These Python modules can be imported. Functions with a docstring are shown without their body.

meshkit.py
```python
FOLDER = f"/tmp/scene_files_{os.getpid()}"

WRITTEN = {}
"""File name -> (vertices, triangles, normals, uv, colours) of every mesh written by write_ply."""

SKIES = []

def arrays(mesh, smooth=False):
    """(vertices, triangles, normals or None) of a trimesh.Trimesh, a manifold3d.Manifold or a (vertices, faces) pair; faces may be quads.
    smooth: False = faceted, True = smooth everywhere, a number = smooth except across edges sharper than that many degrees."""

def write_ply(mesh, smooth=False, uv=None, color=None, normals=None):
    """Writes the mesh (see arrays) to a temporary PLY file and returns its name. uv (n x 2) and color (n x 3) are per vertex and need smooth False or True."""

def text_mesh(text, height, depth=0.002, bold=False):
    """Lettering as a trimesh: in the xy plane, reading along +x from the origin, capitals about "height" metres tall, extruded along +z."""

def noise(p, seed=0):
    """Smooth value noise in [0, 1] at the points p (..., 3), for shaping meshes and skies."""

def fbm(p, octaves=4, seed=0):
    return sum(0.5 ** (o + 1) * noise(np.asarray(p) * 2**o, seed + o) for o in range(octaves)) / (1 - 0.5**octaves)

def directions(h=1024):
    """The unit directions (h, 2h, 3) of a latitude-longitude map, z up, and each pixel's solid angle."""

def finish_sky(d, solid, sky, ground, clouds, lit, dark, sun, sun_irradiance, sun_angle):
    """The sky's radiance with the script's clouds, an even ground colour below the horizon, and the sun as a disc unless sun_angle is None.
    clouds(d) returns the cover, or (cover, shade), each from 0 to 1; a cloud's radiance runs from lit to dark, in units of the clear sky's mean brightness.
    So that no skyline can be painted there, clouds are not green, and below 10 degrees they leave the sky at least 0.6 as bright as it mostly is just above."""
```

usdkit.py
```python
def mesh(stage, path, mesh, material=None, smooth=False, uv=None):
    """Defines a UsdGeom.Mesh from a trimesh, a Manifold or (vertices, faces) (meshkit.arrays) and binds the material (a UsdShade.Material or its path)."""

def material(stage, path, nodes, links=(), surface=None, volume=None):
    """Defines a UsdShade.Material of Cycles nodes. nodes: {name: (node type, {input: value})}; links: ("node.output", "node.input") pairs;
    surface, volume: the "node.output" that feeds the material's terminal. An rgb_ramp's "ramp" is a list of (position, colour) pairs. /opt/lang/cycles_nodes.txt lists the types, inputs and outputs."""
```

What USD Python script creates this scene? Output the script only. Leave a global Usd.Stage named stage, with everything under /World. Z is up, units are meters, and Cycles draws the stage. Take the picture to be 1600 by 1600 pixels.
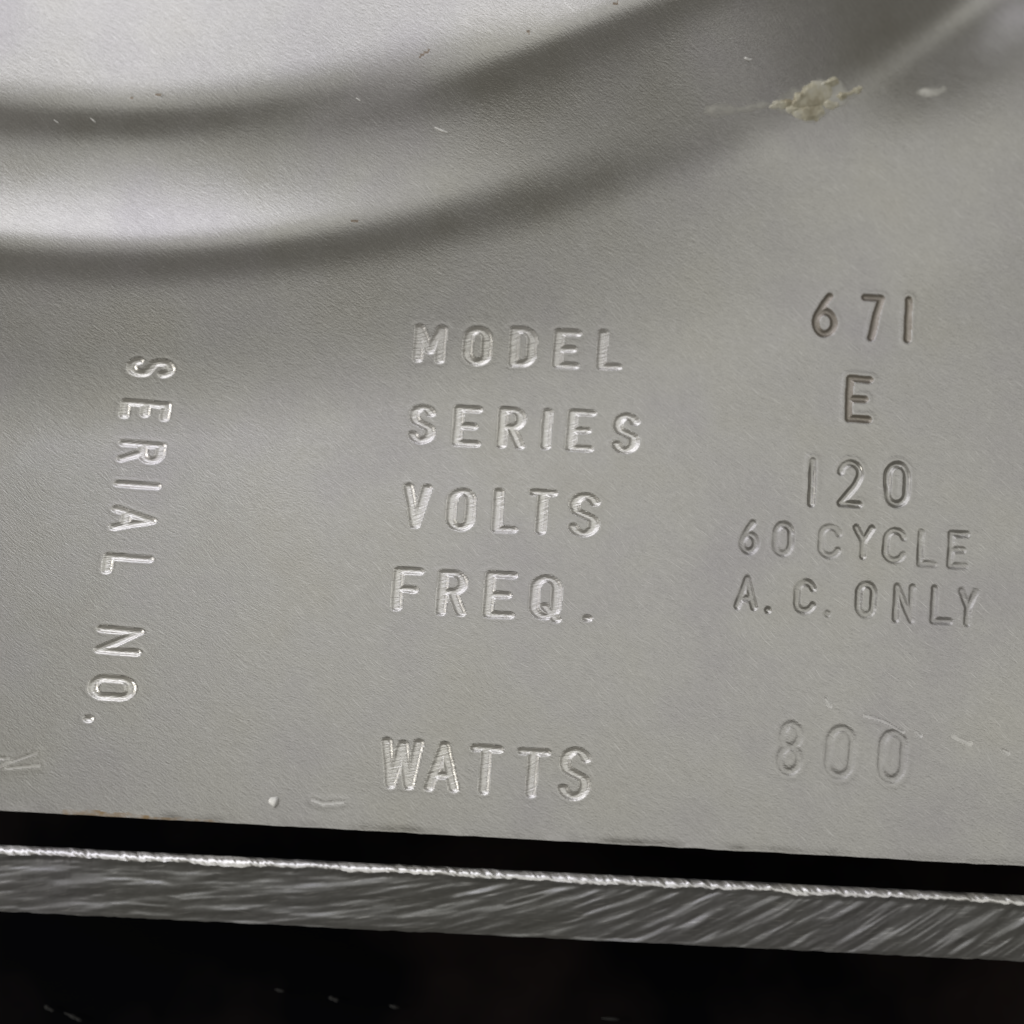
import math
import numpy as np
import usdkit, meshkit
from pxr import Usd, UsdGeom, UsdLux, UsdShade, Gf, Sdf, Vt

stage = Usd.Stage.CreateInMemory()
UsdGeom.SetStageUpAxis(stage, UsdGeom.Tokens.z)
UsdGeom.SetStageMetersPerUnit(stage, 1.0)
world = UsdGeom.Xform.Define(stage, '/World')
stage.SetDefaultPrim(world.GetPrim())
UsdGeom.Scope.Define(stage, '/World/Looks')
MM = 0.001

# ------------------------------------------------------------------ camera
TILT, ROLL, FOC, DIST = math.radians(15.0), math.radians(3.1), 2500.0, 100.0   # FOC in photo pixels (1600 wide), DIST in mm
fwd = np.array([0, math.sin(TILT), -math.cos(TILT)])
r0, u0 = np.array([1.0, 0, 0]), np.array([0, math.cos(TILT), math.sin(TILT)])
right = math.cos(ROLL) * r0 + math.sin(ROLL) * u0
up = -math.sin(ROLL) * r0 + math.cos(ROLL) * u0
eye = -fwd * DIST
cam = UsdGeom.Camera.Define(stage, '/World/Camera')
M = np.eye(4); M[0, :3], M[1, :3], M[2, :3], M[3, :3] = right, up, -fwd, eye * MM
cam.AddTransformOp().Set(Gf.Matrix4d(*[float(v) for v in M.ravel()]))
cam.CreateHorizontalApertureAttr(36.0); cam.CreateVerticalApertureAttr(36.0)
cam.CreateFocalLengthAttr(36.0 * FOC / 1600.0)
cam.CreateClippingRangeAttr(Gf.Vec2f(0.004, 100.0))
cam.CreateFStopAttr(21.0); cam.CreateFocusDistanceAttr(0.0985)
cam.CreateExposureAttr(-0.09)


def rect_light(name, pos, target, w, h, color, intensity):
    """a soft rectangular lamp: pos and target in metres"""
    L = UsdLux.RectLight.Define(stage, '/World/' + name)
    z = np.array(pos, float) - np.array(target, float); z /= np.linalg.norm(z)
    x = np.cross([0, 1, 0.01], z); x /= np.linalg.norm(x); y = np.cross(z, x)
    m = np.eye(4); m[0, :3], m[1, :3], m[2, :3], m[3, :3] = x, y, z, pos
    L.AddTransformOp().Set(Gf.Matrix4d(*[float(v) for v in m.ravel()]))
    L.CreateWidthAttr(w); L.CreateHeightAttr(h)
    L.CreateColorAttr(Gf.Vec3f(*color)); L.CreateIntensityAttr(intensity)
    return L


def toward(az, zen, d):
    a, z = math.radians(az), math.radians(zen)
    return (d * math.sin(z) * math.sin(a), d * math.sin(z) * math.cos(a), d * math.cos(z))


# the room: a cool window beyond the top of the picture, a warm ceiling lamp overhead, an unseen low lamp added at the left to brighten pale specks, dim walls all round
rect_light('window_light', (-0.33, 0.64, 0.60), (0, 0, 0), 0.85, 0.55, (0.94, 0.935, 1.0), 1.42)
rect_light('ceiling_light', (0.20, 0.24, 1.2), (0, 0, 0), 1.45, 0.74, (1.0, 0.997, 0.962), 0.525)
rect_light('added_side_light', toward(-95, 72, 0.8), (0, 0, 0), 0.28, 0.28, (1.0, 0.97, 0.92), 13.0)
dome = UsdLux.DomeLight.Define(stage, '/World/room_ambience')
amb = usdkit.material(stage, '/World/Looks/room_air', {'b': ('background_shader', {'color': (0.150, 0.143, 0.128), 'strength': 1.0})}, surface='b.background')
UsdShade.MaterialBindingAPI.Apply(dome.GetPrim()).Bind(amb)


# ------------------------------------------------------------------ helpers
def at(px, py, z=0.0):
    """photo pixel(s) -> point(s) in mm on the horizontal plane at height z mm"""
    px, py = np.asarray(px, float), np.asarray(py, float)
    d = fwd + ((px - 800) / FOC)[..., None] * right + ((800 - py) / FOC)[..., None] * up
    t = (z - eye[2]) / d[..., 2]
    return eye + t[..., None] * d


_used = {}


def unique(parent, name):
    k = (parent, name); n = _used.get(k, 0); _used[k] = n + 1
    return f'{parent}/{name}' + (f'_{n:03d}' if n else '')


def info(prim, label=None, category=None, group=None, kind=None):
    for k, v in (('label', label), ('category', category), ('group', group), ('kind', kind)):
        if v:
            prim.SetCustomDataByKey(k, v)


def thing(name, label, category, group=None, loc=(0, 0, 0)):
    x = UsdGeom.Xform.Define(stage, unique('/World', name))
    x.AddTranslateOp().Set(Gf.Vec3d(*[float(c) for c in loc]))
    info(x.GetPrim(), label, category, group)
    return x.GetPrim()


def put(parent, name, v, f, mat, n=None, label=None):
    """one Mesh prim; v in mm"""
    parent = '/World' if parent is None else str(parent.GetPath())
    m = UsdGeom.Mesh.Define(stage, unique(parent, name))
    v = np.asarray(v, float) * MM
    m.CreatePointsAttr(Vt.Vec3fArray.FromNumpy(v.astype(np.float32)))
    m.CreateFaceVertexCountsAttr(Vt.IntArray.FromNumpy(np.full(len(f), 3, np.int32)))
    m.CreateFaceVertexIndicesAttr(Vt.IntArray.FromNumpy(np.asarray(f).astype(np.int32).ravel()))
    m.CreateSubdivisionSchemeAttr('none')
    if n is not None:
        m.CreateNormalsAttr(Vt.Vec3fArray.FromNumpy(np.asarray(n).astype(np.float32)))
        m.SetNormalsInterpolation('vertex')
    UsdShade.MaterialBindingAPI.Apply(m.GetPrim()).Bind(mat)
    info(m.GetPrim(), label)
    return m.GetPrim()


def sub(v, f, n=None):
    """drop the vertices that no face uses"""
    ids, inv = np.unique(np.asarray(f).ravel(), return_inverse=True)
    return v[ids], inv.reshape(-1, 3), None if n is None else n[ids]


def sstep(a, b, x):
    t = np.clip((x - a) / (b - a), 0, 1)
    return t * t * (3 - 2 * t)


def nz(x, y, s, seed=0, octaves=3):
    return meshkit.fbm(np.stack([np.asarray(x) / s, np.asarray(y) / s, np.full(np.shape(x), 0.37)], -1), octaves, seed)


# ------------------------------------------------------------------ materials
def metal(name, color, rough, angle, fibre=(0.00085, 0.000105), relief=2.4e-5, warm=(0.955, 0.95, 0.915), contrast=0.22, hairs=0.0, extra=None):
    """satin sheet metal with a fibrous rolled grain running at the given angle"""
    c = np.array(color)
    nodes = {
        'tc': ('texture_coordinate', {}),
        'wn': ('noise_texture', {'scale': 160.0, 'detail': 2.0}),
        'wc': ('vector_math', {'math_type': 'subtract', 'vector2': (0.5, 0.5, 0.5)}),
        'ws': ('vector_math', {'math_type': 'scale', 'scale': 0.0018}),
        'wa': ('vector_math', {'math_type': 'add'}),
        'map': ('mapping', {'mapping_type': 'texture', 'rotation': (0, 0, angle), 'scale': (fibre[0], fibre[1], 1.0)}),
        'fib': ('noise_texture', {'scale': 1.0, 'detail': 3.0, 'roughness': 0.62, 'distortion': 0.6}),
        'map2': ('mapping', {'mapping_type': 'texture', 'rotation': (0, 0, angle + 0.35), 'scale': (fibre[0] * 0.45, fibre[1] * 0.9, 1.0), 'location': (0.013, 0.004, 0)}),
        'fib2': ('noise_texture', {'scale': 1.0, 'detail': 2.0, 'roughness': 0.6, 'distortion': 0.8}),
        'blot': ('noise_texture', {'scale': 105.0, 'detail': 3.0, 'roughness': 0.55}),
        'spk': ('noise_texture', {'scale': 9000.0, 'detail': 2.0, 'roughness': 0.6}),
        'sum0': ('mix_float', {'fac': 0.45}),
        'sum': ('mix_float', {'fac': 0.36}),
        'ramp': ('rgb_ramp', {'ramp': [(0.25, tuple(c * (1 - contrast))), (0.5, tuple(c)), (0.75, tuple(np.minimum(1, c * (1 + contrast))))]}),
        'tint': ('rgb_ramp', {'ramp': [(0.3, warm), (0.5, (1, 1, 1)), (0.7, (0.97, 0.96, 1.0))]}),
        'mul0': ('mix', {'mix_type': 'multiply', 'fac': 1.0}),
        'hm': ('mapping', {'mapping_type': 'texture', 'rotation': (0, 0, angle - 0.12), 'scale': (0.0013, 0.00007, 1.0), 'location': (0.004, 0.011, 0)}),
        'hn': ('noise_texture', {'scale': 1.0, 'detail': 1.0, 'distortion': 0.3}),
        'hr': ('map_range', {'from_min': 0.63, 'from_max': 0.74, 'to_min': 0.0, 'to_max': 0.42, 'clamp': True}),
        'mul': ('mix', {'mix_type': 'mix', 'color2': (0.93, 0.92, 0.90)}),
        'ro': ('map_range', {'from_min': 0.3, 'from_max': 0.7, 'to_min': rough - 0.05, 'to_max': rough + 0.05}),
        'bump': ('bump', {'strength': 1.0, 'distance': relief}),
        'p': ('principled_bsdf', {'metallic': 1.0}),
    }
    links = [('tc.object', 'wn.vector'), ('wn.color', 'wc.vector1'), ('wc.vector', 'ws.vector1'), ('tc.object', 'wa.vector1'), ('ws.vector', 'wa.vector2'),
             ('wa.vector', 'map.vector'), ('map.vector', 'fib.vector'), ('wa.vector', 'map2.vector'), ('map2.vector', 'fib2.vector'), ('tc.object', 'blot.vector'),
             ('fib.fac', 'sum0.a'), ('fib2.fac', 'sum0.b'), ('tc.object', 'spk.vector'), ('sum0.result', 'sum.a'), ('spk.fac', 'sum.b'), ('sum.result', 'ramp.fac'), ('blot.fac', 'tint.fac'), ('ramp.color', 'mul0.color1'), ('tint.color', 'mul0.color2'), ('mul0.color', 'mul.color1'), ('wa.vector', 'hm.vector'), ('hm.vector', 'hn.vector'), ('hn.fac', 'hr.value'), ('hr.result', 'mul.fac'),
             ('mul.color', 'p.base_color'), ('blot.fac', 'ro.value'), ('ro.result', 'p.roughness'), ('sum.result', 'bump.height'), ('bump.normal', 'p.normal')]
    if extra:
        extra(nodes, links)
    return usdkit.material(stage, '/World/Looks/' + name, nodes, links, surface='p.BSDF')


def ribbed(angle, width, amount):
    """adds the die's fine ribs under the grain"""
    def f(nodes, links):
        nodes['rm'] = ('mapping', {'mapping_type': 'texture', 'rotation': (0, 0, angle), 'scale': (0.0016, width, 1.0)})
        nodes['rn'] = ('noise_texture', {'scale': 1.0, 'detail': 2.0, 'roughness': 0.55, 'distortion': 0.25})
        nodes['rb'] = ('bump', {'strength': 1.0, 'distance': amount})
        links += [('wa.vector', 'rm.vector'), ('rm.vector', 'rn.vector'), ('rn.fac', 'rb.height'), ('rb.normal', 'bump.normal')]
    return f


GRAIN = -0.60
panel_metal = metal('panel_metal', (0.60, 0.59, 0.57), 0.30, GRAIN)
letter_metal = metal('letter_metal', (0.96, 0.945, 0.91), 0.36, GRAIN, extra=ribbed(0.3, 0.00014, 2.9e-5))  # base paler than the sheet: light caught by the stamped floors, put into colour
punch_metal = metal('punch_metal', (0.59, 0.58, 0.55), 0.34, GRAIN)
grimy_metal = metal('grimy_metal', (0.42, 0.385, 0.335), 0.42, GRAIN, relief=7e-6, contrast=0.2)
scratch_metal = metal('scratch_metal', (0.80, 0.79, 0.77), 0.36, GRAIN, relief=9e-6)
nick_metal = metal('nick_metal', (0.40, 0.34, 0.28), 0.5, GRAIN, contrast=0.3)
wall_metal = metal('sheared_metal', (0.25, 0.245, 0.22), 0.45, 1.4)


def rusty(nodes, links):
    nodes['rn'] = ('noise_texture', {'scale': 900.0, 'detail': 4.0, 'roughness': 0.6})
    nodes['rr'] = ('rgb_ramp', {'ramp': [(0.40, (0, 0, 0)), (0.60, (1, 1, 1))]})
    nodes['rc'] = ('mix', {'mix_type': 'mix', 'color2': (0.42, 0.30, 0.17)})
    nodes['rmet'] = ('map_range', {'to_min': 1.0, 'to_max': 0.25})
    links.remove(('mul.color', 'p.base_color'))
    links += [('tc.object', 'rn.vector'), ('rn.fac', 'rr.fac'), ('rr.color', 'rc.fac'), ('mul.color', 'rc.color1'), ('rc.color', 'p.base_color'), ('rr.color', 'rmet.value'), ('rmet.result', 'p.metallic')]


rust_metal = metal('rust_stained_metal', (0.60, 0.59, 0.57), 0.38, GRAIN, extra=rusty)
cut_metal = metal('sheared_strip_metal', (0.33, 0.33, 0.326), 0.42, 0.25, fibre=(0.0012, 0.0003), relief=1.0e-5, contrast=0.2, warm=(0.96, 0.96, 0.93))
burr_metal = metal('burr_metal', (0.92, 0.91, 0.90), 0.30, -0.75, fibre=(0.0012, 0.0001), relief=1.2e-5, contrast=0.12)


def simple(name, nodes, links):
    return usdkit.material(stage, '/World/Looks/' + name, nodes, links, surface='p.BSDF')


paint_cream = simple('dried_paint', {
    'tc': ('texture_coordinate', {}), 'n': ('noise_texture', {'scale': 800.0, 'detail': 4.0, 'roughness': 0.6}),
    'r': ('rgb_ramp', {'ramp': [(0.34, (0.55, 0.50, 0.36)), (0.5, (0.83, 0.79, 0.62)), (0.66, (0.95, 0.93, 0.83))]}),
    'b': ('bump', {'strength': 0.7, 'distance': 8e-5}), 'p': ('principled_bsdf', {'roughness': 0.3})},
    [('tc.object', 'n.vector'), ('n.fac', 'r.fac'), ('r.color', 'p.base_color'), ('n.fac', 'b.height'), ('b.normal', 'p.normal')])
paint_film = simple('thin_paint_film', {
    'tc': ('texture_coordinate', {}), 'n': ('noise_texture', {'scale': 520.0, 'detail': 4.0, 'roughness': 0.6}),
    'a': ('map_range', {'from_min': 0.28, 'from_max': 0.58, 'to_min': 0.0, 'to_max': 0.85, 'clamp': True}), 'c': ('attribute', {'attribute': 'cover'}), 'f': ('math', {'math_type': 'multiply'}),
    'p': ('principled_bsdf', {'base_color': (0.92, 0.91, 0.84), 'roughness': 0.5})},
    [('tc.object', 'n.vector'), ('n.fac', 'a.value'), ('a.result', 'f.value1'), ('c.fac', 'f.value2'), ('f.value', 'p.alpha')])
lint_white = simple('lint', {'p': ('principled_bsdf', {'base_color': (0.95, 0.945, 0.92), 'roughness': 0.5})}, [])
dust_grey = simple('dust', {'p': ('principled_bsdf', {'base_color': (0.04, 0.04, 0.04), 'roughness': 0.9})}, [])
black_plastic = simple('black_plastic', {
    'tc': ('texture_coordinate', {}), 'n': ('noise_texture', {'scale': 60.0, 'detail': 4.0}),
    'r': ('rgb_ramp', {'ramp': [(0.42, (0.0016, 0.0018, 0.0030)), (0.68, (0.022, 0.016, 0.015))]}),
    'p': ('principled_bsdf', {'roughness': 0.75, 'specular_ior_level': 0.05})},
    [('tc.object', 'n.vector'), ('n.fac', 'r.fac'), ('r.color', 'p.base_color')])

# ------------------------------------------------------------------ the panel as a height field
EDGE_Y = float(np.mean(at(np.array([0.0, 1600.0]), np.array([1267.0, 1353.0]))[:, 1]))      # lower cut edge of the panel


def spans(*parts):
    out = [parts[0][0]]
    for a, b, s in parts:
        out += list(np.linspace(a, b, max(2, int(round((b - a) / s)) + 1))[1:])
    return np.array(out)


LEFT, RIGHT, TOP = -52.0, 52.0, 54.0
text_top = float(at(800, 425)[1])
XS = spans((LEFT, -35.5, 0.4), (-35.5, 35.5, 0.066), (35.5, RIGHT, 0.4))
YS = spans((EDGE_Y, text_top, 0.066), (text_top, 37.5, 0.15), (37.5, TOP, 0.4))
X, Y = np.meshgrid(XS, YS)
CEN = np.array([-31.66, 104.87])          # axis of the pressed ring, mm

# slope outward of the ring's section; first column: where that section crosses the photo's column x = 200, as a pixel row
PROFILE = [(-900, 0.0), (128, 0.0), (156, 0.14), (176, 0.38), (194, 0.54), (210, 0.40), (228, 0.25), (252, 0.14), (278, 0.06), (310, -0.02), (345, -0.10), (364, -0.10),
           (378, 0.08), (396, 0.34), (414, 0.54), (430, 0.42), (448, 0.29), (470, 0.25), (560, 0.22), (610, 0.16), (690, 0.0), (1300, 0.0)]
# further round to the right the trough flattens out into one long slope, and beyond that it ends in a slight rise
PROFILE_MIDDLE = [(-900, 0.0), (138, 0.0), (160, 0.30), (178, 0.62), (200, 0.62), (230, 0.50), (268, 0.45), (340, 0.43), (382, 0.43), (400, 0.43), (420, 0.42), (440, 0.36), (460, 0.31),
                  (560, 0.26), (650, 0.21), (720, 0.12), (800, 0.0), (1300, 0.0)]
PROFILE_RIGHT = [(-900, 0.0), (138, 0.0), (165, 0.40), (190, 0.62), (230, 0.55), (300, 0.50), (350, 0.52), (410, 0.46), (440, 0.20), (470, -0.08), (492, -0.14), (525, -0.12), (560, -0.01),
                 (610, 0.08), (660, 0.13), (720, 0.13), (860, 0.0), (1300, 0.0)]
rr = np.arange(0, 190, 0.04)
ker = np.exp(-0.5 * (np.arange(-24, 25) / 8.0) ** 2); ker /= ker.sum()


def section(profile):
    """height over radius of a section given by its slopes; the sheet's own height shifts where each pixel row meets it"""
    z = np.zeros(len(profile))
    for _ in range(8):
        q = at(200.0, np.array([p[0] for p in profile], float), z)
        q = np.hypot(q[:, 0] - CEN[0], q[:, 1] - CEN[1])
        h = -np.cumsum(np.convolve(np.interp(rr, q, [p[1] for p in profile]), ker, 'same')) * 0.04
        h -= h[np.searchsorted(rr, 115.0)]
        z = np.interp(q, rr, h)
    return h


hh = section(PROFILE); hm = section(PROFILE_MIDDLE); hr = section(PROFILE_RIGHT)




def body(x, y):
    """the pressed sheet without its marks"""
    r = np.hypot(x - CEN[0], y - CEN[1])
    turn = np.degrees(np.arctan2(x - CEN[0], CEN[1] - y))
    w, w2 = sstep(4, 29, turn), sstep(29, 43, turn)
    h = np.interp(r, rr, hh) * (1 - w) + (np.interp(r, rr, hm) * (1 - w2) + np.interp(r, rr, hr) * w2) * w
    h = h + 0.10 * (nz(x, y, 16.0, 3, 2) - 0.5) + 0.012 * (nz(x, y, 3.0, 5, 2) - 0.5)
    return h


def on_sheet(px, py):
    """photo pixels -> points in mm on the pressed sheet"""
    p = at(px, py)
    for _ in range(6):
        p = at(px, py, body(p[..., 0], p[..., 1]))
    return p


# ---- strokes of the stamping dies: letters in a unit box, v up
def arc(cx, cy, rx, ry, a0, a1, n=14):
    t = np.radians(np.linspace(a0, a1, n))
    return [(cx + rx * math.cos(k), cy + ry * math.sin(k)) for k in t]


oval = arc(.5, .72, .5, .28, 0, 180) + arc(.5, .28, .5, .28, 180, 360) + [(1, .72)]
GLYPH = {
    'M': [[(0, 0), (0, 1), (.5, .28), (1, 1), (1, 0)]], 'O': [oval], '0': [oval],
    'D': [[(0, 0), (0, 1), (.45, 1)] + arc(.45, .7, .55, .3, 90, 0, 8) + arc(.45, .3, .55, .3, 0, -90, 8) + [(0, 0)]],
    'E': [[(1, 1), (0, 1), (0, 0), (1, 0)], [(0, .5), (.8, .5)]], 'L': [[(0, 1), (0, 0), (1, 0)]], 'F': [[(1, 1), (0, 1), (0, 0)], [(0, .5), (.78, .5)]],
    'S': [arc(.5, .76, .48, .24, 20, 180, 12) + [(.04, .68), (.16, .575), (.84, .425)] + arc(.5, .26, .5, .26, 30, -160, 14)],
    'R': [[(0, 0), (0, 1), (.5, 1)] + arc(.5, .76, .48, .24, 90, -90, 12) + [(0, .52)], [(.5, .52), (1, 0)]],
    'I': [[(.5, 0), (.5, 1)]], '1': [[(.5, 0), (.5, 1)]], 'V': [[(0, 1), (.5, 0), (1, 1)]], 'T': [[(0, 1), (1, 1)], [(.5, 1), (.5, 0)]],
    'Q': [oval, [(.5, .26), (1.06, -.06)]], 'W': [[(0, 1), (.22, 0), (.5, .95), (.78, 0), (1, 1)]], 'A': [[(0, 0), (.5, 1), (1, 0)], [(.2, .3), (.8, .3)]],
    'N': [[(0, 0), (0, 1), (1, 0), (1, 1)]], 'C': [arc(.5, .72, .5, .28, 15, 180) + arc(.5, .28, .5, .28, 180, 345)], 'Y': [[(0, 1), (.5, .5), (1, 1)], [(.5, .5), (.5, 0)]],
    '6': [[(.72, 1), (.42, .8), (.1, .5)] + arc(.5, .3, .5, .3, 155, 515, 24)], '7': [[(0, 1), (1, 1), (.72, .6), (.45, 0)]],
    '2': [arc(.5, .74, .5, .26, 170, -20, 14) + [(.75, .45), (.05, .02), (1, 0)]],
    '8': [arc(.5, .76, .44, .24, -90, 270, 22), arc(.5, .26, .5, .26, 90, 450, 22)], '.': [[(.45, .5), (.55, .5)]],
}


def box_strokes(ch, x0, x1, y0, y1, pad, lean=0.075, drop=0.05):
    x0, x1, y0, y1 = x0 + pad, x1 - pad, y0 + pad, y1 - pad
    if ch in 'I1.':
        pass
    w, h = x1 - x0, y1 - y0
    le, dr = lean * h, drop * w
    return [np.array([(x0 + u * (w - le) + v * le, y1 - dr * (1 - u) - v * (h - dr)) for u, v in s]) for s in GLYPH[ch]]


def turned_strokes(ch, x0, x1, y0, y1, pad):
    x0, x1, y0, y1 = x0 + pad, x1 - pad, y0 + pad, y1 - pad
    w, h = x1 - x0, y1 - y0
    lx, dy = .12 * h, .075 * w
    return [np.array([(x0 + lx * (1 - u) + v * (w - lx), y0 + u * (h - dy) + v * dy) for u, v in s]) for s in GLYPH[ch]]


def Z(ox, oy, sc, rows):
    return [(c, ox + a / sc, ox + b / sc, oy + t / sc, oy + d / sc) for c, a, b, t, d in rows]


DIES = Z(560, 460, 2.962, [
    ('M', 248, 415, 128, 330), ('O', 476, 627, 135, 342), ('D', 688, 837, 136, 350), ('E', 892, 1037, 148, 358), ('L', 1096, 1234, 152, 362),
    ('S', 222, 368, 496, 704), ('E', 428, 580, 500, 718), ('R', 634, 785, 508, 728), ('I', 846, 894, 516, 730), ('E', 955, 1104, 518, 740), ('S', 1164, 1312, 534, 750),
    ('V', 192, 345, 862, 1096), ('O', 398, 552, 882, 1108), ('L', 612, 752, 886, 1116), ('T', 775, 926, 888, 1124), ('S', 962, 1128, 903, 1136),
    ('F', 148, 308, 1250, 1480), ('R', 355, 515, 1262, 1500), ('E', 572, 740, 1268, 1512), ('Q', 782, 950, 1284, 1520), ('.', 1030, 1088, 1468, 1530)])
DIES += Z(540, 1080, 1.509, [('W', 76, 186, 104, 238), ('A', 182, 276, 112, 244), ('T', 284, 374, 120, 250), ('T', 396, 484, 128, 258), ('S', 496, 584, 126, 264)])
SERIAL = Z(50, 520, 2.5, [('S', 362, 566, 84, 190), ('E', 338, 548, 248, 356), ('R', 328, 528, 408, 526), ('I', 316, 508, 572, 616), ('A', 298, 494, 666, 792), ('L', 270, 478, 850, 962),
                          ('N', 240, 440, 1134, 1272), ('O', 210, 414, 1324, 1450), ('.', 196, 246, 1480, 1534)])
PUNCH = Z(1100, 420, 2.758, [
    ('6', 458, 584, 98, 302), ('7', 668, 786, 104, 318), ('1', 858, 900, 114, 324), ('E', 602, 734, 454, 668),
    ('1', 446, 486, 808, 1030), ('2', 564, 694, 816, 1036), ('0', 768, 896, 822, 1036)])
SMALL = Z(1100, 420, 2.758, [
    ('6', 146, 244, 1076, 1236), ('0', 290, 394, 1082, 1244), ('C', 486, 600, 1094, 1256), ('Y', 634, 740, 1098, 1256), ('C', 764, 880, 1110, 1276), ('L', 914, 1014, 1116, 1290), ('E', 1044, 1150, 1124, 1298),
    ('A', 128, 238, 1316, 1474), ('.', 256, 294, 1452, 1488), ('C', 380, 490, 1332, 1492), ('.', 512, 552, 1466, 1504), ('O', 646, 750, 1342, 1510), ('N', 810, 916, 1352, 1530), ('L', 970, 1080, 1362, 1536), ('Y', 1086, 1190, 1370, 1546)])
FAINT = Z(1160, 1060, 3.636, [('8', 182, 362, 232, 560), ('0', 456, 656, 256, 580), ('0', 756, 948, 282, 604)])

MARKS = []                                # (part name, material, strokes in mm, floor half width, wall half width, depth mm, lip mm)


def kind_of(c):
    return 'stamped_point' if c == '.' else 'stamped_digit' if c.isdigit() else 'stamped_letter'


def mm_strokes(px):
    return [on_sheet(s[:, 0], s[:, 1])[:, :2] for s in px]


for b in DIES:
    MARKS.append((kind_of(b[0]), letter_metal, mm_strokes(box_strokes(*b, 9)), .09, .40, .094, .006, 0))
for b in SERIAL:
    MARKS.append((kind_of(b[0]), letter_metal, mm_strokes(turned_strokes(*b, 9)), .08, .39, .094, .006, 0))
for b in PUNCH:
    MARKS.append((kind_of(b[0]), grimy_metal if b[4] < 670 else punch_metal, mm_strokes(box_strokes(*b, 7, .04)), .05, .27, .085, .018, 1 if b[4] > 670 else 0))
for b in SMALL:
    MARKS.append((kind_of(b[0]), punch_metal, mm_strokes(box_strokes(*b, 6, .05)), .05, .28, .056, .009, 1))
for b in FAINT:
    MARKS.append((kind_of(b[0]), panel_metal, mm_strokes(box_strokes(*b, 7, .07)), .05, .31, .036, .010, 0))
px = lambda *p: np.array(p, float)
for s in ([px((-20, 1205), (18, 1190), (58, 1176))], [px((-10, 1184), (14, 1186)), px((10, 1200), (62, 1196))], [px((488, 1250), (505, 1255), (536, 1253))],
          [px((1350, 1118), (1378, 1126), (1412, 1144))]):
    MARKS.append(('scratch', scratch_metal, mm_strokes(s), .01, .11, .010, .010, 1))
for s, w in (([px((1290, 1092), (1297, 1103))], .3), ([px((1432, 1143), (1438, 1149))], .3), ([px((1490, 1150), (1516, 1162))], .3), ([px((1568, 1172), (1575, 1176))], .3)):
    MARKS.append(('scuff', scratch_metal, mm_strokes(s), .02, w * .6, .02, .0, 1))
for s in ([px((203, 151), (208, 153))], [px((243, 146), (252, 150))], [px((655, 88), (672, 78))], [px((822, 48), (828, 52))], [px((958, 6), (966, 4))], [px((548, 345), (560, 347))]):
    MARKS.append(('nick', nick_metal, mm_strokes(s), .01, .085, .012, .0, 1))

H = body(X, Y)
# the lower margin: sheared, with a slight burr standing up along the cut
wob = 0.10 * (nz(XS, XS * 0, 1.1, 9, 3) - 0.5)
Yw = Y + np.where(Y < EDGE_Y + 1.0, (1 - (Y - EDGE_Y) / 1.0), 0) * wob[None, :]
H += 0.07 * np.exp(-((Y - EDGE_Y) / 0.26) ** 2) * (2.0 * nz(X, Y * 0, 2.4, 21, 4) - 1.15)


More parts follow.
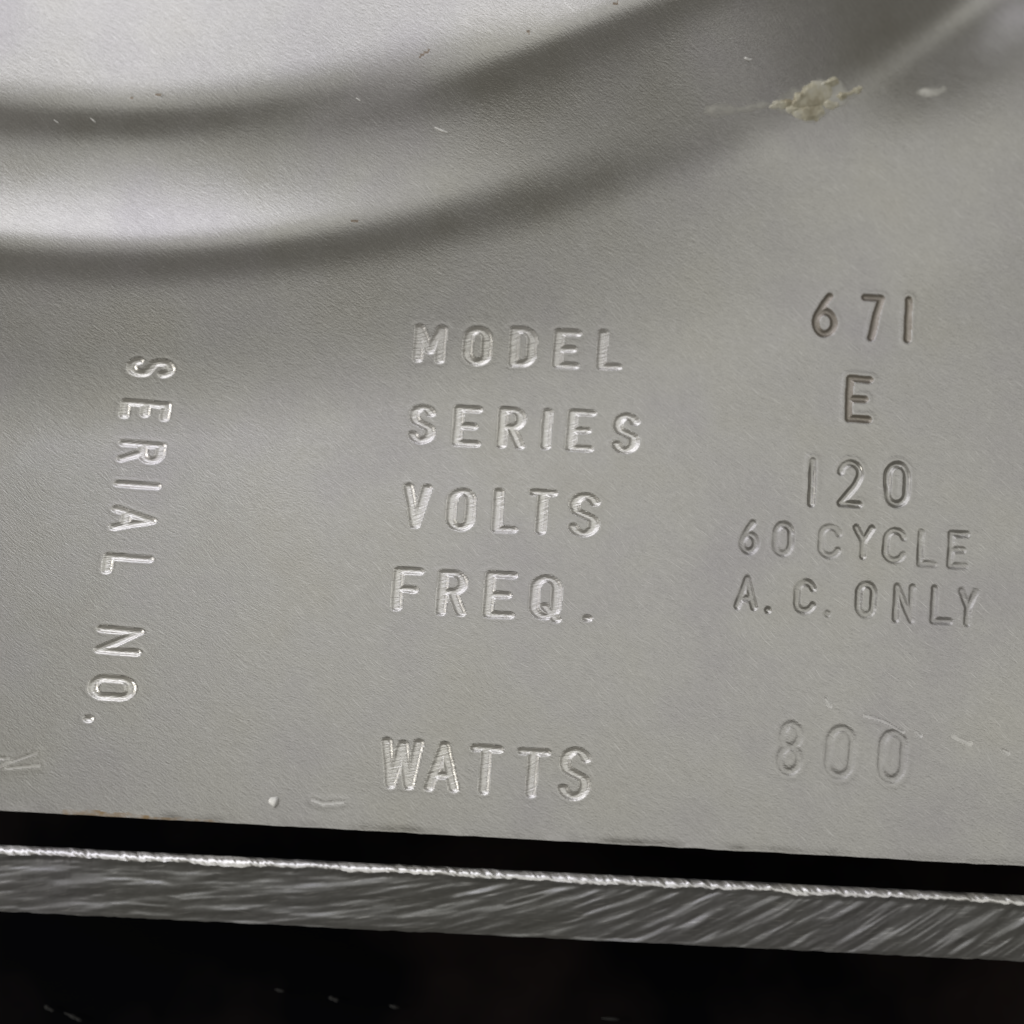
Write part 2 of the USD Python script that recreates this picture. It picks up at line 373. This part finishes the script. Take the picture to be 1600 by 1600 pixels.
def seg_dist(gx, gy, strokes, flat=1.0):
    """flat > 1 makes the strokes that run across thinner than the upright ones"""
    d = np.full(gx.shape, 1e9)
    gy = gy * flat
    strokes = [s * np.array([1, flat]) for s in strokes]
    for s in strokes:
        for (ax, ay), (bx, by) in zip(s[:-1], s[1:]):
            vx, vy = bx - ax, by - ay
            t = np.clip(((gx - ax) * vx + (gy - ay) * vy) / max(vx * vx + vy * vy, 1e-12), 0, 1)
            d = np.minimum(d, np.hypot(gx - ax - t * vx, gy - ay - t * vy))
    return d


owner = np.full((len(YS) - 1, len(XS) - 1), -1, np.int32)
DEL = np.zeros_like(H)
for k, (nm, mt, st, fl, wa, dep, lip, uneven) in enumerate(MARKS):
    pts = np.vstack(st); lo, hi = pts.min(0) - 1.2, pts.max(0) + 1.2
    i0, i1 = np.searchsorted(XS, [lo[0], hi[0]]); j0, j1 = np.searchsorted(YS, [lo[1], hi[1]])
    gx, gy = X[j0:j1, i0:i1], Y[j0:j1, i0:i1]
    if gx.size == 0:
        continue
    # the die never bites evenly
    dx, dy = 0.10 * (nz(gx, gy, 0.9, 40 + k, 2) - 0.5), 0.10 * (nz(gx, gy, 0.9, 140 + k, 2) - 0.5)
    d = seg_dist(gx + dx, gy + dy, st, 1.6 if mt is letter_metal else 1.0)
    bite = dep * (0.78 + 0.44 * nz(gx, gy, 2.2, 240 + k, 2)) * (1 if not uneven else np.clip(nz(gx, gy, 1.1, 340 + k, 2) * 3.0 - (0.5 if uneven == 1 else 0.75), 0.12, 1.5))
    D = -bite * (1 - sstep(fl, wa, d)) + lip * np.exp(-((d - wa - .10) / .16) ** 2)
    cur = DEL[j0:j1, i0:i1]
    DEL[j0:j1, i0:i1] = np.where(np.abs(D) > np.abs(cur), D, cur)
    dc = (d[:-1, :-1] + d[1:, :-1] + d[:-1, 1:] + d[1:, 1:]) / 4
    o = owner[j0:j1 - 1, i0:i1 - 1]
    o[dc < wa * 0.93] = k
H = H + DEL

gy_, gx_ = np.gradient(H, YS, XS)
N = np.stack([-gx_, -gy_, np.ones_like(H)], -1); N /= np.linalg.norm(N, axis=-1, keepdims=True)
V = np.stack([X, Yw, H], -1).reshape(-1, 3); N = N.reshape(-1, 3)
nx = len(XS)
jj, ii = np.meshgrid(np.arange(len(YS) - 1), np.arange(nx - 1), indexing='ij')
a = jj * nx + ii
QUAD = np.stack([a, a + 1, a + nx + 1, a, a + nx + 1, a + nx], -1)


def faces(mask):
    return QUAD[mask].reshape(-1, 3)


# a rust bloom along part of the cut edge is a patch of its own
RUST = len(MARKS)
ed = (YS[:-1, None] - EDGE_Y) < (0.05 + 0.55 * np.clip(nz(XS[:-1], XS[:-1] * 0, 1.5, 77, 3) * 2 - 0.55, 0, 1))[None, :]
x_px = np.interp(XS[:-1], at(np.array([0., 1600.]), np.array([1267., 1353.]))[:, 0], [0, 1600])
ed &= ((x_px > 95) & (x_px < 340))[None, :] & (owner < 0)
owner[ed] = RUST

plate = thing('base_panel', 'satin grey sheet metal panel with pressed ring and stamped electrical rating text', 'metal panel')
v, f, n = sub(V, faces(owner < 0), N)
put(plate, 'sheet', v, f, panel_metal, n)
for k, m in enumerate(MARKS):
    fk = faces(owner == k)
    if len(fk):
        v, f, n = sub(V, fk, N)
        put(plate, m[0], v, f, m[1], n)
v, f, n = sub(V, faces(owner == RUST), N)
put(plate, 'rust_stain', v, f, rust_metal, n, 'orange brown rust bloom along the cut edge')
# sheared lower face of the sheet, 1.1 mm thick
top = V.reshape(len(YS), nx, 3)[0]
rows = [top + np.array([0, dy, dz]) for dy, dz in ((0, 0), (-.02, -.05), (0.02, -.4), (0.1, -1.1))]
wv = np.vstack(rows); i = np.arange(nx - 1)
wf = np.vstack([np.stack([r * nx + i, (r + 1) * nx + i, (r + 1) * nx + i + 1, r * nx + i, (r + 1) * nx + i + 1, r * nx + i + 1], -1).reshape(-1, 3) for r in range(3)])
put(plate, 'cut_edge', wv, wf, wall_metal)


def surf(x, y):
    """height of the panel's surface, with its marks"""
    from scipy.interpolate import RegularGridInterpolator
    return RegularGridInterpolator((YS, XS), H, bounds_error=False, fill_value=0.0)(np.stack([y, x], -1))


# ------------------------------------------------------------------ the thick strip below the gap
RIM_Z = 0.0
rt = at(np.array([0., 1600.]), np.array([1320., 1399.]), RIM_Z)      # its upper edge
rb = at(np.array([0., 1600.]), np.array([1424., 1502.]), RIM_Z)
strip = thing('metal_strip', 'thick sheared metal strip with bright burred edge below the black gap', 'metal strip')
sx = spans((LEFT, -36, .3), (-36, 36, .07), (36, RIGHT, .3))
edge = np.interp(sx, rt[:, 0], rt[:, 1]) if False else rt[0, 1] + (sx - rt[0, 0]) * (rt[1, 1] - rt[0, 1]) / (rt[1, 0] - rt[0, 0])
foot = rb[0, 1] + (sx - rb[0, 0]) * (rb[1, 1] - rb[0, 1]) / (rb[1, 0] - rb[0, 0])
BW = 0.62                                                             # width of the burr


def grid_mesh(P):
    m, n_ = P.shape[:2]
    j, i_ = np.meshgrid(np.arange(m - 1), np.arange(n_ - 1), indexing='ij'); a_ = j * n_ + i_
    F = np.stack([a_, a_ + 1, a_ + n_ + 1, a_, a_ + n_ + 1, a_ + n_], -1).reshape(-1, 3)
    nn = np.cross(np.gradient(P, axis=1), np.gradient(P, axis=0)); nn /= np.maximum(np.linalg.norm(nn, axis=-1, keepdims=True), 1e-12)
    if nn[..., 2].mean() < 0:
        nn, F = -nn, F[:, ::-1]
    return P.reshape(-1, 3), F, nn.reshape(-1, 3)


# burr: from the hidden inner wall over the crest to the top of the cut face
t = np.linspace(0, 1, 26)[:, None]
bw = BW * (0.85 + 0.6 * (nz(sx, sx * 0, 2.6, 60, 3) - 0.5) + 0.35 * (nz(sx, sx * 0, .35, 61, 2) - 0.5))[None, :]
jag = (0.08 * (nz(sx, sx * 0, .5, 62, 3) - 0.5))[None, :]
by = edge[None, :] + jag * (1 - t) - t * bw
xx = np.broadcast_to(sx[None, :], by.shape)
rib = nz((xx + 0.75 * (by - edge[None, :])) * 1.0, by * 0.12, .30, 64, 2) - 0.5
bz = RIM_Z + 0.02 + 0.30 * t - 0.0 * t + 0.10 * np.sin(np.pi * t) + 0.14 * rib * np.sin(np.pi * np.clip(t * 1.0, 0, 1)) ** .6
inner = np.stack([sx, edge + 0.03, np.full_like(sx, RIM_Z - 3.5)], -1)[None]
lip = np.stack([sx, edge + 0.02 + jag[0], np.full_like(sx, RIM_Z - 0.15)], -1)[None]
P = np.concatenate([inner, lip, np.stack([xx, by, bz], -1)], 0)
v, f, n = grid_mesh(P[1:])
burr_last = P[-1]
# cut face: falls away from the window, with the shear's slanting ridges
fd = foot + 0.14 * (nz(sx, sx * 0, .8, 70, 3) - 0.5)
t = np.linspace(0, 1, 56)[:, None]
fy = burr_last[None, :, 1] * (1 - t) + fd[None, :] * t
xx = np.broadcast_to(sx[None, :], fy.shape)
ang = 0.16 + 0.42 * sstep(-30, 34, xx)                                # ridges steepen to the right
wv_ = xx * 0 + 1.1 * (nz(xx, fy, 2.6, 74, 2) - 0.5)
pc, qc = xx * np.cos(ang) + fy * np.sin(ang), -xx * np.sin(ang) + fy * np.cos(ang) + 0.35 * wv_
pc = pc + 1.2 * (nz(xx, fy, 1.0, 75, 2) - .5)
ridge = nz(pc, qc * 5.0, 3.4, 71, 2) * 0.7 + nz(pc, qc * 7, 2.0, 73, 2) * 0.3 - 0.5
env = sstep(0, .1, t) * (1 - sstep(.94, 1, t))
fz = burr_last[None, :, 2] - 0.72 * t * (1 + .2 * t) - 0.10 * sstep(0, .08, t) + 0.62 * ridge * env
Pf = np.stack([xx, fy, fz], -1)
v2, f2, n2 = grid_mesh(Pf)
put(strip, 'cut_face', v2, f2, cut_metal, n2)
put(strip, 'burred_edge', v, f, burr_metal, n, 'bright ragged burr along the upper edge')
back = np.concatenate([Pf[-1:], Pf[-1:] + np.array([0, .05, -1.6])], 0)
v3, f3, n3 = grid_mesh(back)
wall3 = np.concatenate([P[1:2], inner], 0)
put(strip, 'lower_face', np.vstack([v3]), f3, wall_metal)
v4, f4, n4 = grid_mesh(wall3)
put(strip, 'inner_wall', v4, f4, wall_metal)

# ------------------------------------------------------------------ black depth under everything
DEEP = -16.0
g = spans((-140, 140, 4.0)); GX, GY = np.meshgrid(g, g)
v, f, n = grid_mesh(np.stack([GX, GY, DEEP + 0.5 * (nz(GX, GY, 20, 90, 2) - .5)], -1))
fl = put(None, 'black_underlay', v, f, black_plastic, n)
info(fl, 'black surface lying deep under the panel and the strip', 'surface', kind='structure')

# ------------------------------------------------------------------ dried paint
from shapely.geometry import Polygon, Point
import shapely


def blob(parent, outline, thick, mat, seed, name, soft=0.7, step=.07, lumps=1.0, lift=.006):
    o = on_sheet(*np.array(outline, float).T)[:, :2]
    pg = Polygon(o).buffer(.12).buffer(-.12)
    x0, y0, x1, y1 = pg.bounds
    gx, gy = np.meshgrid(np.arange(x0 - .6, x1 + .6, step), np.arange(y0 - .6, y1 + .6, step))
    inside = shapely.contains_xy(pg, gx, gy)
    d = shapely.distance(shapely.points(gx, gy), pg.boundary) * np.where(inside, 1, -1)
    d = d + 0.8 * (nz(gx, gy, .7, seed, 4) - .5)
    hgt = thick * sstep(0, soft, d) * (0.45 + lumps * 1.1 * nz(gx, gy, .8, seed + 1, 3))
    P = np.stack([gx, gy, surf(gx, gy) + np.where(d > 0, hgt + lift, -.03)], -1)
    vv, ff, nn = grid_mesh(P)
    keep = (d.ravel()[ff] > -.06).any(1) & (P[..., 2] > -99).ravel()[ff].all(1)
    cov = sstep(-0.05, 0.30, d).ravel()[np.unique(ff[keep])]        # the film thins out towards its rim
    vv, ff, nn = sub(vv, ff[keep], nn)
    pr = put(parent, name, vv, ff, mat, nn)
    UsdGeom.PrimvarsAPI(pr).CreatePrimvar('cover', Sdf.ValueTypeNames.FloatArray, 'vertex').Set(Vt.FloatArray.FromNumpy(cov.astype(np.float32)))
    return pr


zz = lambda pts: [(1060 + a / 3.636, 60 + b / 3.636) for a, b in pts]
smear = thing('paint_smear', 'crusty cream paint smear dried beside the pressed ring at upper right', 'paint smear')
blob(smear, zz([(480, 400), (560, 325), (680, 280), (790, 225), (930, 235), (960, 300), (900, 380), (850, 450), (760, 490), (640, 450), (570, 425)]), .012, paint_film, 505, 'thin_film', soft=.3)
for q, (cx, cy, rx, ry) in enumerate([(770, 330, 110, 85), (740, 425, 95, 48), (690, 345, 60, 55), (600, 370, 60, 32), (550, 388, 38, 16), (830, 262, 85, 26), (860, 370, 42, 28), (660, 405, 45, 28), (920, 330, 30, 22), (1000, 300, 45, 20)]):
    ring = [(cx + rx * math.cos(t_) + 3 * math.sin(3 * t_ + q), cy + ry * math.sin(t_) - .35 * rx * math.cos(t_) * (q in (0, 2, 5, 9))) for t_ in np.linspace(0, 2 * np.pi, 15)[:-1]]
    blob(smear, zz(ring), .10 + .03 * (q % 3), paint_cream, 500 + 7 * q, 'crust', soft=.35, step=.05, lift=.02 + .004 * q)
blob(smear, zz([(780, 330), (860, 290), (960, 300), (1050, 265), (1040, 310), (960, 370), (890, 400), (820, 400)]), .06, paint_film, 510, 'thin_film')
blob(smear, zz([(125, 430), (150, 380), (230, 360), (380, 370), (540, 355), (560, 390), (400, 420), (300, 450), (200, 465)]), .05, paint_film, 520, 'thin_film')
far = thing('paint_smear', 'faint pale oval smear at the right end of the paint marks', 'paint smear')
blob(far, zz([(1330, 310), (1400, 280), (1500, 270), (1540, 290), (1480, 330), (1400, 335)]), .04, paint_film, 530, 'thin_film')


# ------------------------------------------------------------------ lint and dust
def fleck(name, label, cat, pts, width, mat, seed, z=None, group=None):
    """a tiny curled fibre or crumb lying along photo points"""
    import trimesh
    p = on_sheet(*np.array(pts, float).T) if z is None else at(*np.array(pts, float).T, z)
    zb = surf(p[:, 0], p[:, 1]) if z is None else np.full(len(p), z)
    s = np.linspace(0, 1, 13); q = np.linspace(0, 1, len(p))
    c = np.stack([np.interp(s, q, p[:, 0]), np.interp(s, q, p[:, 1]), np.interp(s, q, zb)], -1)
    rad = width / 2 * np.sqrt(np.clip(1 - (2 * s - 1) ** 2, .02, 1)) * (0.7 + .6 * meshkit.noise(np.stack([s * 5, s * 0, s * 0], -1), seed))
    d = np.gradient(c[:, :2], axis=0); d /= np.linalg.norm(d, axis=1, keepdims=True)
    a_ = np.linspace(0, 2 * np.pi, 9)[:-1]
    P = c[:, None, :] + rad[:, None, None] * (np.cos(a_)[None, :, None] * np.stack([-d[:, 1], d[:, 0], 0 * s], -1)[:, None, :] + .55 * (np.sin(a_)[None, :, None] + .8) * np.array([0, 0, 1.0]))
    m, k = P.shape[:2]
    F = []
    for r in range(m - 1):
        for e in range(k):
            A, B = r * k + e, r * k + (e + 1) % k
            F += [(A, B, B + k), (A, B + k, A + k)]
    for e in range(1, k - 1):
        F += [(0, e + 1, e), ((m - 1) * k, (m - 1) * k + e, (m - 1) * k + e + 1)]
    tm = trimesh.Trimesh(P.reshape(-1, 3), np.array(F), process=False); tm.fix_normals()
    pr = put(None, name, tm.vertices, tm.faces, mat, np.array(tm.vertex_normals))
    info(pr, label, cat, group)


fleck('lint_fleck', 'short white lint fibre lying on the ring near the top centre', 'lint', [(679, 199), (690, 204), (701, 208)], .17, lint_white, 1)
fleck('lint_fleck', 'pale crumb above the cream paint smear', 'lint', [(1163, 90), (1170, 94), (1176, 93)], .22, lint_white, 2)
fleck('lint_fleck', 'white round speck beside the dash scratch, left of the lowest word', 'lint', [(420, 1250), (436, 1255)], .62, lint_white, 3)
fleck('lint_fleck', 'tiny white fibre in the dark groove at the left, nearer the middle of two', 'lint', [(141, 184), (150, 192)], .09, lint_white, 4)
fleck('lint_fleck', 'tiny white fibre in the dark groove at the far left', 'lint', [(84, 187), (92, 193)], .08, lint_white, 5)
fleck('lint_fleck', 'tiny white fibre on the dark ring wall at the top centre', 'lint', [(556, 153), (564, 158)], .1, lint_white, 6)
dd = DEEP + .3
fleck('dust_fleck', 'grey dust fleck on the black underlay, leftmost of the bottom centre row', 'dust', [(430, 1546), (444, 1549)], .2, dust_grey, 11, dd)
fleck('dust_fleck', 'grey dust fleck on the black underlay, brightest of the bottom centre row', 'dust', [(514, 1558), (522, 1561), (529, 1564)], .3, dust_grey, 12, dd)
fleck('dust_fleck', 'grey dust fleck on the black underlay, rightmost of the bottom centre row', 'dust', [(608, 1571), (624, 1575)], .22, dust_grey, 13, dd)
fleck('dust_fleck', 'grey dust fleck in the bottom left corner, upper of two', 'dust', [(70, 1572), (84, 1580)], .26, dust_grey, 14, dd)
fleck('dust_fleck', 'long grey dust fleck in the bottom left corner, lower of two', 'dust', [(100, 1582), (118, 1590), (128, 1596)], .22, dust_grey, 15, dd)
fleck('dust_fleck', 'dim dust fleck at the bottom edge right of centre', 'dust', [(940, 1591), (968, 1593)], .2, dust_grey, 16, dd)
